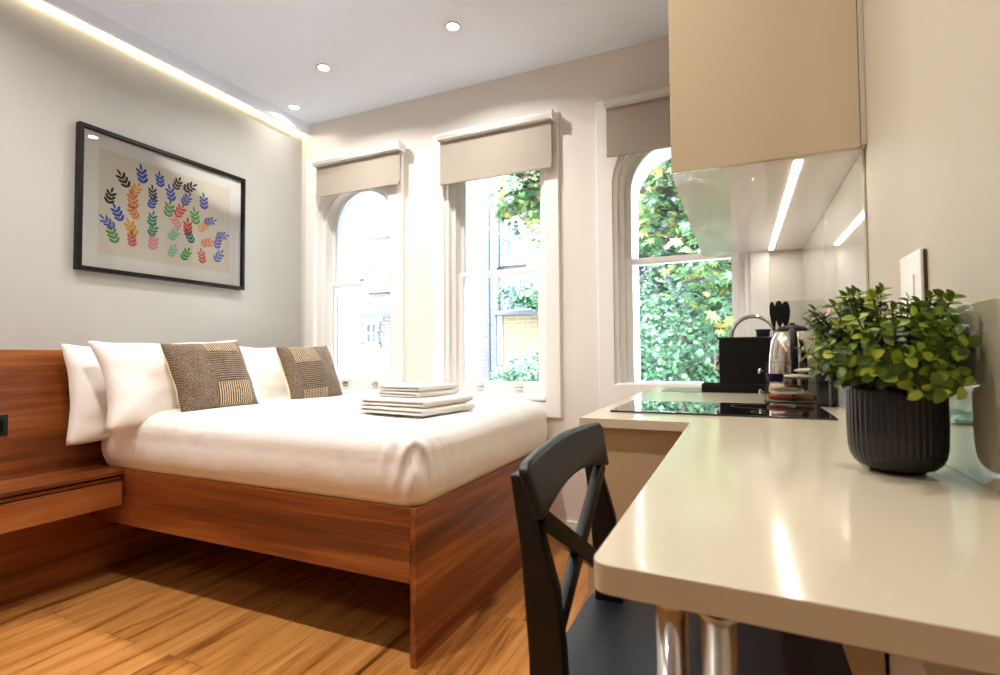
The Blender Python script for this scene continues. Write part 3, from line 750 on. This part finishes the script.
# boards leaning at the splashback, knife block with black handle
kb = thing('knife_block', (.245, 2.32, CT), 'black knife block handle sticking up right of the kettle', 'knife block')
obj('block', box(.262, .292, 2.215, 2.295, CT, 1.12), M['black_plastic'], kb, bevel=.004)
obj('knife_handle', box(.262, .285, 2.235, 2.26, 1.12, 1.245), M['black_gloss'], kb, bevel=.005)
obj('knife_handle', box(.262, .285, 2.27, 2.29, 1.12, 1.225), M['black_gloss'], kb, bevel=.005)
tag(obj('chopping_board', box(.2935, .2985, 2.20, 2.40, CT+.001, 1.275), M['white_plastic'], bevel=.004), 'white chopping board upright between the knife block and the splashback', 'chopping board')
tag(obj('chopping_board', box(.2990, .3025, 2.19, 2.38, CT+.001, 1.29), M['pink_board'], bevel=.001), 'thin pink chopping board upright against the glass splashback', 'chopping board')

# acrylic organiser with two drawers
ao = thing('acrylic_organiser', (.19, 2.17, CT), 'clear acrylic two-drawer organiser on the worktop behind the hob', 'organiser')
bm = bmesh.new(); x0, x1, y0, y1 = .085, .297, 2.105, 2.25; t_ = .003
for z in (CT+.0005, CT+.078, CT+.152): add_box(bm, x0, x1, y0, y1, z, z+t_)
add_box(bm, x0, x1, y0, y0+t_, CT+t_, CT+.152); add_box(bm, x0, x1, y1-t_, y1, CT+t_, CT+.152); add_box(bm, x1-t_, x1, y0, y1, CT+t_, CT+.152)
obj('case', bm, M['acrylic'], ao)
for zz in (CT+.008, CT+.085):
    bm = bmesh.new(); add_box(bm, x0-.004, x0, y0+.004, y1-.004, zz, zz+.062); add_box(bm, x0, x1-.012, y0+.006, y0+.008, zz, zz+.05)
    d = obj('drawer', bm, M['acrylic'], ao)
    obj('knob', lathe(0, 0, [(.004,0), (.004,.006), (.009,.010), (.009,.016), (.005,.018)], 16), M['chrome'], d, world=False, smooth=True)
    k = d.children[0]; k.rotation_euler = (0, -PI/2, 0); k.location = Vector((x0-.004, (y0+y1)/2, zz+.035))-ao.location
G = 'purple coffee pods in the organiser'
for k, (px_, py_) in enumerate(((.105, 2.14), (.128, 2.135))):
    tag(obj('coffee_pod', lathe(px_, py_, [(.013,CT+.0825), (.0165,CT+.108), (.019,CT+.110), (.019,CT+.112)], 20), M['purple'], smooth=True), ['purple coffee pod at the left end of the upper organiser drawer', 'purple coffee pod beside the cream sachets in the upper organiser drawer'][k], 'coffee pod', G)
def sachet(x, y, z, w, d, h, yaw, m, lab, tilt=0):
    bm = cushion_mesh(w, d, h*.75, n=16, pinch=.01, seed=x*50, wr=.0015)
    o = obj('sachet', bm, m, world=False, smooth=True); o.rotation_euler = (math.radians(-90+tilt), 0, math.radians(yaw)); o.location = (x, y, z)
    # lying down: local z runs along world y
    tag(o, lab, 'sachet', 'sachets in the organiser drawers')
sachet(.20, 2.12, CT+.101, .09, .09, .022, 8, M['cream_pack'], 'cream paper sachet lowest in the upper organiser drawer')
sachet(.215, 2.13, CT+.123, .085, .08, .018, -14, M['cream_pack'], 'cream paper sachet on top of another in the upper organiser drawer')
sachet(.135, 2.125, CT+.026, .085, .09, .026, 5, M['orange_pack'], 'orange packet in the lower organiser drawer')
sachet(.205, 2.125, CT+.025, .06, .09, .024, -6, M['red_pack'], 'dark red packet beside the orange one in the lower drawer')
sachet(.15, 2.13, CT+.054, .10, .08, .016, -4, M['cream_pack'], 'cream sachet lying over the orange packet in the lower drawer')

# ------------------------------------------------------------------ potted plant
PX, PY = .2215, 1.01
pl = thing('potted_plant', (PX, PY, CT), 'leafy green plant in a ribbed charcoal pot on the worktop', 'potted plant')
PH = .132
def rib(a, z):
    h = (z-CT)/PH
    return 1+.022*(abs(math.sin(a*22))-.5)*(1 if .12 < h < .97 else .2)
prof = [(.034,CT), (.037,CT+.003), (.038,CT+.006), (.050,CT+.009), (.056,CT+.015), (.061,CT+.026), (.0635,CT+.040), (.0645,CT+.07), (.0645,CT+.10), (.0645,CT+.124), (.0635,CT+.130), (.0615,CT+PH), (.058,CT+PH-.002), (.057,CT+.118)]
obj('pot', lathe(PX, PY, prof, 352, fr=rib), M['pot'], pl, smooth=True)
obj('soil', lathe(PX, PY, [(.0565,CT+.112), (.0565,CT+.119), (.03,CT+.123)], 32), M['soil'], pl)
rnd = random.Random(5)
st_bm = bmesh.new(); lv, lf = [], []
def pot_leaf(p, d, up, L_, W_):
    d = d.normalized(); s_ = d.cross(up).normalized(); n_ = s_.cross(d).normalized(); b0 = len(lv)
    outl = [(0,0),(.2,.32),(.45,.5),(.7,.46),(.9,.26),(1,0),(.9,-.26),(.7,-.46),(.45,-.5),(.2,-.32)]
    for (a, w) in outl: lv.append(p+d*(a*L_)+s_*(w*W_)+n_*(L_*(.12*abs(w)*2-.25*a*a)))
    lv.append(p+d*(.5*L_)-n_*(L_*.06))
    for k in range(10): lf.append((b0+k, b0+(k+1)%10, b0+10))
def clampx(p):
    if p.x > RX-.016: p.x = RX-.016-.0*rnd.random()
    return p
for i in range(175):
    th = rnd.uniform(0, 2*PI); el = rnd.uniform(.12, 1.25) if i > 30 else rnd.uniform(-.05,.5)
    R_ = rnd.uniform(.08, .150)*(1.0 if el < .9 else .95)
    tip = Vector((PX+math.cos(th)*math.cos(el)*(R_+.025), PY+math.sin(th)*math.cos(el)*(R_+.02), CT+PH+.004+math.sin(el)*R_*1.16))
    base = Vector((PX+math.cos(th)*.036, PY+math.sin(th)*.036, CT+.118))
    lat = (tip.x-PX)*.91+(tip.y-PY)*.415
    dep = -(tip.x-PX)*.414+(tip.y-PY)*.909
    tip -= Vector((-.414,.909,0))*dep*(.45 if dep > 0 else .08)       # a shallow, wide crown
    if lat < -.105: tip += Vector((.91,.415,0))*(-.105-lat)
    if tip.x > RX-.03: tip.x = RX-.03-rnd.random()*.03
    mid = (base+tip)/2+Vector((0,0,.03*rnd.random()+.012))
    pts = [base*(1-t)**2+mid*(2*t*(1-t))+tip*t*t for t in (0,.2,.4,.6,.8,1)]
    add_tube(st_bm, pts, .0013, 5)
    axis = (pts[-1]-pts[-3]).normalized()
    for k in range(2, 9):
        t = .22+.78*k/8; p = base*(1-t)**2+mid*(2*t*(1-t))+tip*t*t
        if p.z < CT+PH-.004 and (p-Vector((PX,PY,p.z))).length < .066: continue
        r0 = rnd.uniform(0, 2*PI); s1 = axis.orthogonal().normalized(); s2 = axis.cross(s1)
        for sg in (0, PI):
            dd = (s1*math.cos(r0+sg)+s2*math.sin(r0+sg)+axis*.55).normalized(); L_ = rnd.uniform(.014,.022)*(1.1-.35*abs(t-.6))
            if (p+dd*L_).x > RX-.012: dd.x = -abs(dd.x)
            pot_leaf(p, dd, axis, L_, L_*.72)
    pot_leaf(tip, axis+Vector((.2*rnd.random(),.1,.1)) if tip.x < RX-.05 else Vector((-.3,-.2,1)), Vector((.3,.2,.9)), .016, .011)
obj('stems', st_bm, M['stem'], pl)['kind'] = 'stuff'
me = bpy.data.meshes.new('leaves'); me.from_pydata([tuple(v) for v in lv], [], lf)
o = link('leaves', me, M['leaf_pot'], pl, smooth=True); o['kind'] = 'stuff'

# ------------------------------------------------------------------ bar stool
BS = thing('bar_stool', (-.07, .90, 0), 'black wooden bar stool with a crossed backrest pushed under the breakfast bar', 'bar stool')
def plank(prof, y0, y1):
    bm = bmesh.new(); a = [bm.verts.new((p[0], y0, p[1])) for p in prof]; c = [bm.verts.new((p[0], y1, p[1])) for p in prof]
    bm.faces.new(a); bm.faces.new(c[::-1]); n = len(prof)
    for k in range(n): bm.faces.new((a[k], a[(k+1)%n], c[(k+1)%n], c[k]))
    return bm
YN, YF = .700, 1.092
back_edge = [(-.345,0), (-.300,.30), (-.278,.60), (-.279,.70), (-.290,.85), (-.306,.958)]
front_edge = [(-.286,.958), (-.260,.88), (-.237,.80), (-.228,.72), (-.222,.62), (-.245,.30), (-.305,0)]
for y in (YN, YF-.026): obj('rear_leg', plank(back_edge+front_edge, y, y+.026), M['stool'], BS, bevel=.004)
# top rail: bowed board, arched top and bottom
bm = bmesh.new(); n = 24; ring = []
for k in range(n+1):
    t = k/n; y = YN-.005+(YF-YN+.012)*t; bow = -.010*math.sin(PI*t); ar = math.sin(PI*t)
    zb_ = .897+.026*ar; zt = .974+.014*t+.009*ar
    if k in (0, n): zt -= .009
    xb, xt = -.250+bow, -.275+.011*t+bow
    ring.append([bm.verts.new(p) for p in ((xb-.018, y, zb_), (xb, y, zb_), (xt, y, zt), (xt-.018, y, zt))])
for a, c in zip(ring, ring[1:]):
    for j in range(4): bm.faces.new((a[j], a[(j+1)%4], c[(j+1)%4], c[j]))
bm.faces.new(ring[0][::-1]); bm.faces.new(ring[-1])
obj('top_rail', bm, M['stool'], BS, bevel=.006, seg=3)
def brace(p, q, w, xo):
    p, q = Vector(p), Vector(q); d = (q-p).normalized(); s_ = Vector((1,0,0)); u = d.cross(s_).normalized(); bm = bmesh.new()
    r0 = [bm.verts.new(p+s_*a*.009+u*b_*w/2+s_*xo) for a, b_ in ((-1,-1),(1,-1),(1,1),(-1,1))]; r1 = [bm.verts.new(q+s_*a*.009+u*b_*w/2+s_*xo) for a, b_ in ((-1,-1),(1,-1),(1,1),(-1,1))]
    bm.faces.new(r0); bm.faces.new(r1[::-1])
    for j in range(4): bm.faces.new((r0[j], r0[(j+1)%4], r1[(j+1)%4], r1[j]))
    return bm
obj('cross_brace', brace((-.262, YN+.012, .895), (-.252, YF-.012, .690), .030, 0), M['stool'], BS, bevel=.003)
obj('cross_brace', brace((-.262, YF-.012, .905), (-.252, YN+.012, .690), .030, -.003), M['stool'], BS, bevel=.003)
seat = rounded([(-.292,.688), (.150,.668), (.150,1.124), (-.292,1.104)], .03, (0,1,2,3))
obj('seat', fill_extrude(seat, [], lambda u, v: (u, v, .606), (0,0,.026)), M['seat_mat'], BS, bevel=.006)
for y in (.70, 1.058): obj('front_leg', plank([(.085,.606),(.125,.606),(.150,0),(.120,0)], y, y+.034), M['stool'], BS, bevel=.004)
bm = bmesh.new(); add_box(bm, -.225, .09, .706, .724, .54, .600); add_box(bm, -.225, .09, 1.068, 1.086, .54, .600); add_box(bm, .09, .11, .71, 1.08, .54, .600); add_box(bm, -.25, -.232, .72, 1.07, .54, .600)
obj('seat_apron', bm, M['stool'], BS, bevel=.003)
obj('foot_rest', box(.11, .135, .73, 1.06, .24, .28), M['stool'], BS, bevel=.004)
for y in (.708, 1.066): obj('side_stretcher', box(-.29, .118, y, y+.018, .18, .21), M['stool'], BS, bevel=.003)

for (x, y, r, m, lab) in ((-.058, .487, .0135, 'chrome', 'polished steel leg'), (-.020, .475, .0140, 'steel', 'satin steel leg')):
    t = obj('leg', lathe(x, y, [(r, .006), (r, CT-.030)], 32), M[m], wt, smooth=True); t['label'] = lab
    obj('flange', lathe(x, y, [(r*1.15, CT-.030), (r*1.15, CT-.0265)], 32), M[m], t)
    obj('foot_plate', lathe(x, y, [(r*1.9, 0), (r*1.9, .004), (r, .006)], 32), M[m], t)

# ------------------------------------------------------------------ outside
struct('ground', box(-22, 14, 3.6, 24, -.3, -.2), M['ground'])
def bldg(name, x0, x1, y, z1, m, lab):
    t = thing(name, ((x0+x1)/2, y, -.2), lab, 'building')
    obj('wall', box(x0, x1, y, y+3, -.2, z1), M[m], t)
    return t
def bwin(t, x0, x1, z0, z1, y, bars=1, blind=False):
    f = fill_extrude(rect(x0, x1, z0, z1), [rect(x0+.06, x1-.06, z0+.06, z1-.06)], xz(y-.05), (0,.06,0))
    w = obj('window', f, M['old_paint'], t)
    obj('pane', box(x0+.05, x1-.05, y-.02, y-.01, z0+.05, z1-.05), M['win_dark'] if not blind else M['stone'], w)
    obj('glazing_bar', box((x0+x1)/2-.02, (x0+x1)/2+.02, y-.045, y-.012, z0, z1), M['old_paint'], w)
    obj('glazing_bar', box(x0, x1, y-.05, y-.012, (z0+z1)/2-.02, (z0+z1)/2+.02), M['old_paint'], w)
    obj('lintel', box(x0-.1, x1+.1, y-.03, y, z1, z1+.2), M['stone'], t)
    obj('sill', box(x0-.08, x1+.08, y-.10, y, z0-.08, z0), M['stone'], t)
pb = bldg('pale_building', -13, -5.6, 9.0, 8.5, 'brick_pale', 'pale brick building with white windows seen through the window beside the grey wall')
for (x0, x1, z0, z1) in ((-7.08,-6.2,3.72,4.32), (-7.10,-6.2,2.55,3.38), (-7.25,-6.9,1.38,1.86), (-9.6,-8.7,2.5,4.2), (-11.8,-10.9,2.5,4.2), (-9.4,-8.5,5.2,6.6), (-7.1,-6.2,5.2,6.6)): bwin(pb, x0, x1, z0, z1, 9.0)
bm = bmesh.new(); v = [bm.verts.new(p) for p in ((-10,8.1,2.02),(-5.9,8.1,2.02),(-5.9,9,2.30),(-10,9,2.30),(-10,8.1,1.95),(-5.9,8.1,1.95),(-5.9,9,1.95),(-10,9,1.95))]
for f_ in ((0,1,2,3),(4,7,6,5),(0,4,5,1),(1,5,6,2),(2,6,7,3),(3,7,4,0)): bm.faces.new([v[i] for i in f_])
obj('lean_to_roof', bm, M['slate'], pb)
obj('gutter', tube([(-10,8.05,1.95),(-5.9,8.05,1.95)], .05, 10), M['grey_metal'], pb)
obj('ledge', box(-10, -5.9, 8.85, 9.0, .80, .88), M['stone'], pb)
gb = bldg('grey_brick_building', -5.55, 6, 9.2, 9, 'brick_grey', 'grey brick building with drainpipes seen through the middle window')
for (x0, x1, z0, z1) in ((-4.05,-3.70,4.10,5.2), (-4.06,-3.72,2.92,3.75), (-4.08,-3.55,1.92,2.50), (-2.4,-1.6,2.4,4.0), (-.2,.7,2.4,4.0), (2.2,3.1,2.4,4.0)): bwin(gb, x0, x1, z0, z1, 9.2)
def pipe(x, r, m, h0=-.2, h1=9, cl=True):
    bm = bmesh.new(); add_tube(bm, [(x,9.08,h0),(x,9.08,h1)], r, 10)
    z = .3
    while z < h1 and cl: add_tube(bm, [(x,9.08,z),(x,9.08,z+.09)], r*1.7, 10); z += .78
    return obj('drainpipe', bm, m, gb, smooth=True)
pipe(-4.66, .055, M['grey_metal']); pipe(-4.36, .025, M['grey_metal'], cl=False); pipe(-4.15, .03, M['grey_metal'], cl=False)
obj('yellow_bay', box(-4.05, -3.3, 8.9, 9.2, .9, 1.86), M['brick_yellow'], gb)
obj('bay_gutter', box(-4.15, -3.2, 8.8, 9.0, 1.86, 1.95), M['grey_metal'], gb, bevel=.02)
obj('bay_post', box(-4.16, -4.10, 8.84, 8.9, .2, 1.86), M['grey_metal'], gb)
obj('stone_ledge', box(-4.1, -3.3, 8.82, 9.2, .82, .92), M['stone'], gb)
obj('white_board', box(-4.09, -4.0, 8.86, 8.9, .95, 1.85), M['old_paint'], gb)

def maple_leaf():
    pts = []
    for k, (a, r) in enumerate(((-90,.1),(-50,.45),(-25,.28),(5,.72),(28,.36),(52,.85),(70,.42),(90,1.0),(110,.42),(128,.85),(152,.36),(175,.72),(205,.28),(230,.45))):
        pts.append((r*math.cos(math.radians(a)), r*math.sin(math.radians(a))))
    return pts
def round_leaf(): return [(.5*math.sin(2*PI*k/8)*(1), .5-.5*math.cos(2*PI*k/8)) for k in range(8)]
def foliage(name, parent, m, blobs, count, size, shape, seed, droop=.6):
    rnd = random.Random(seed); V, F = [], []; tot = sum(b[3]*b[4]*b[5] for b in blobs)
    for (cx, cy, cz, rx, ry, rz) in blobs:
        for _ in range(int(count*rx*ry*rz/tot)):
            u = Vector((rnd.gauss(0,1), rnd.gauss(0,1), rnd.gauss(0,1))).normalized()*(rnd.random()**.4)
            p = Vector((cx+u.x*rx, cy+u.y*ry, cz+u.z*rz))
            # clumping
            p += Vector((noise.noise(p*1.7), noise.noise(p*1.7+Vector((9,0,0))), noise.noise(p*1.7+Vector((0,9,0)))))*.25
            if p.y < 3.75: p.y = 3.75+rnd.random()*.4
            n_ = Vector((rnd.gauss(0,.5), -.55+rnd.gauss(0,.5), .75+rnd.gauss(0,.3))).normalized()
            d = Vector((rnd.gauss(0,.6), -.4+rnd.gauss(0,.5), -droop)); d = (d-n_*d.dot(n_)).normalized(); s_ = n_.cross(d); sz = size*rnd.uniform(.6,1.25)
            b0 = len(V)
            for (a, b_) in shape: V.append(tuple(p+s_*(a*sz)+d*(b_*sz)-n_*(sz*.18*(a*a+b_*b_*.5))))
            V.append(tuple(p+d*.12*sz)); k = len(shape)
            for i in range(k): F.append((b0+i, b0+(i+1)%k, b0+k))
    me = bpy.data.meshes.new(name); me.from_pydata(V, [], F); o = link(name, me, m, parent); o['kind'] = 'stuff'
    return o
tr = thing('tree', (.9, 6.6, -.2), 'leafy tree with yellowing leaves filling the arched window above the hob', 'tree')
bm = bmesh.new(); add_tube(bm, [(.9,6.6,-.2),(.85,6.5,1.2),(.7,6.3,2.6),(.5,6.2,4.5)], [.2,.17,.13,.06], 12)
obj('trunk', bm, M['bark'], tr, smooth=True)
for pts, r in (([(.75,6.4,2.3),(.1,6.0,2.70),(-.6,5.5,2.78),(-1.2,5.3,2.85)], [.08,.06,.045,.02]), ([(.7,6.3,2.6),(-.5,6.2,3.3),(-2.0,6.3,3.5)], [.07,.05,.02]), ([(.8,6.5,1.7),(.2,5.6,2.0),(-.5,5.2,1.8)], [.06,.04,.02])):
    obj('branch', tube(pts, r, 10), M['bark'], tr, smooth=True)
foliage('leaves', tr, M['leaf_tree'], [(-.2,5.5,3.3,1.0,.8,.9), (.1,5.3,2.2,.75,.6,.55), (-.7,5.6,2.6,.6,.6,.7), (.0,5.9,4.2,1.5,1.0,.9), (1.2,5.6,2.8,.9,.9,1.2), (-1.9,6.6,3.95,1.15,.5,.7), (.15,5.0,1.65,.45,.4,.35), (-.35,5.1,1.9,.4,.4,.3)], 9500, .095, maple_leaf(), 3)
foliage('leaf_spray', tr, M['leaf_tree'], [(-2.72,6.9,3.35,.42,.35,.50), (-2.5,6.9,2.75,.18,.2,.35)], 1300, .085, maple_leaf(), 13)
sh = thing('shrub', (-.7, 5.8, -.2), 'dense light green shrub low in the arched window above the hob', 'shrub')
obj('stem', tube([(-.7,5.9,-.2),(-.6,5.8,.8),(-.5,5.7,1.5)], [.06,.04,.02], 8), M['bark'], sh, smooth=True)
foliage('leaves', sh, M['leaf_shrub'], [(-.75,5.3,1.15,.75,.6,.65), (-.1,5.7,.8,.9,.6,.6), (.9,5.8,.7,.9,.6,.7), (-.2,6.6,1.6,1.4,.5,1.0)], 15000, .044, round_leaf(), 9)
sh = thing('backdrop', (.8, 7.8, -.2), 'added dark foliage hedge standing behind the leafy tree', 'backdrop')  # invented foliage, added so the tree's leaf gaps come out dark
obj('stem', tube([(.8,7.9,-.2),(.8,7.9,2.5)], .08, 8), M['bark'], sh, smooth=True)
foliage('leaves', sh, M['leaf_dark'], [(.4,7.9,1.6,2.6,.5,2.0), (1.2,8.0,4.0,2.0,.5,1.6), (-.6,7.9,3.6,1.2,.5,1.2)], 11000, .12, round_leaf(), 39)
sh = thing('shrub', (-2.9, 7.2, -.2), 'pale green shrub at the foot of the middle window view', 'shrub')
obj('stem', tube([(-2.9,7.2,-.2),(-2.85,7.15,.5),(-2.8,7.1,.9)], [.05,.04,.02], 8), M['bark'], sh, smooth=True)
foliage('leaves', sh, M['leaf_shrub'], [(-2.75,7.1,.75,.5,.4,.45), (-3.2,7.2,.5,.4,.4,.35), (-2.2,7.2,.9,.5,.4,.6)], 3600, .055, round_leaf(), 19)
cl = thing('climbing_plant', (-3.2, 8.75, 1.95), 'green climber growing on the gutter of the yellow brick bay', 'climbing plant')
obj('stem', tube([(-3.3,8.72,1.95),(-3.3,8.7,2.2)], .02, 8), M['bark'], cl)
foliage('leaves', cl, M['leaf_shrub'], [(-3.4,8.6,2.2,.45,.15,.28)], 700, .06, round_leaf(), 29)

# ------------------------------------------------------------------ daylight
w = bpy.data.worlds.new('overcast_sky'); bpy.context.scene.world = w; w.use_nodes = True; nt = w.node_tree
bg = nt.nodes['Background']; bg.inputs['Color'].default_value = (.80,.91,1,1)
tc = N(nt, 'ShaderNodeTexCoord'); sp = N(nt, 'ShaderNodeSeparateXYZ'); mxm = N(nt, 'ShaderNodeMath', operation='MAXIMUM'); mxm.inputs[1].default_value = 0
st_ = N(nt, 'ShaderNodeMath', operation='MULTIPLY_ADD'); st_.inputs[1].default_value = 75; st_.inputs[2].default_value = 10     # overcast: brighter overhead
nt.links.new(tc.outputs['Generated'], sp.inputs[0]); nt.links.new(sp.outputs[2], mxm.inputs[0]); nt.links.new(mxm.outputs[0], st_.inputs[0]); nt.links.new(st_.outputs[0], bg.inputs['Strength'])
for i, (cx, fl) in enumerate(WIN):
    ld = bpy.data.lights.new('daylight_portal', 'AREA'); ld.shape = 'RECTANGLE'; ld.size = .56; ld.size_y = 1.5; ld.cycles.is_portal = True
    lo = bpy.data.objects.new('daylight_portal', ld); C.objects.link(lo); lo.location = (cx, WY+.44, 1.68); lo.rotation_euler = (math.radians(-90), 0, 0)

# ------------------------------------------------------------------ camera
cam = bpy.data.cameras.new('camera'); co = bpy.data.objects.new('camera', cam); C.objects.link(co)
cam.sensor_width = 36; cam.lens = 524/1000*36; cam.clip_start = .02; cam.clip_end = 200
yaw, pitch, roll = math.radians(24.5), math.radians(1.92), math.radians(-.42)
fw = Vector((-math.sin(yaw)*math.cos(pitch), math.cos(yaw)*math.cos(pitch), math.sin(pitch)))
r_ = Vector((math.cos(yaw), math.sin(yaw), 0)); u_ = r_.cross(fw)
r2 = r_*math.cos(roll)+u_*math.sin(roll); u2 = r2.cross(fw)
m = Matrix((r2, u2, -fw)).transposed().to_4x4(); m.translation = Vector((0,0,1.13)); co.matrix_world = m
cam.dof.use_dof = True; cam.dof.focus_distance = 2.6; cam.dof.aperture_fstop = 6.3
sc = bpy.context.scene; sc.camera = co
sc.view_settings.view_transform = 'Standard'; sc.view_settings.look = 'None'; sc.view_settings.exposure = 0.48; sc.view_settings.gamma = 1; sc.view_settings.use_curve_mapping = False
sc.cycles.use_denoising = True; sc.cycles.max_bounces = 10; sc.cycles.diffuse_bounces = 5; sc.cycles.transparent_max_bounces = 16; sc.cycles.sample_clamp_indirect = 8; sc.cycles.caustics_reflective = False; sc.cycles.caustics_refractive = False
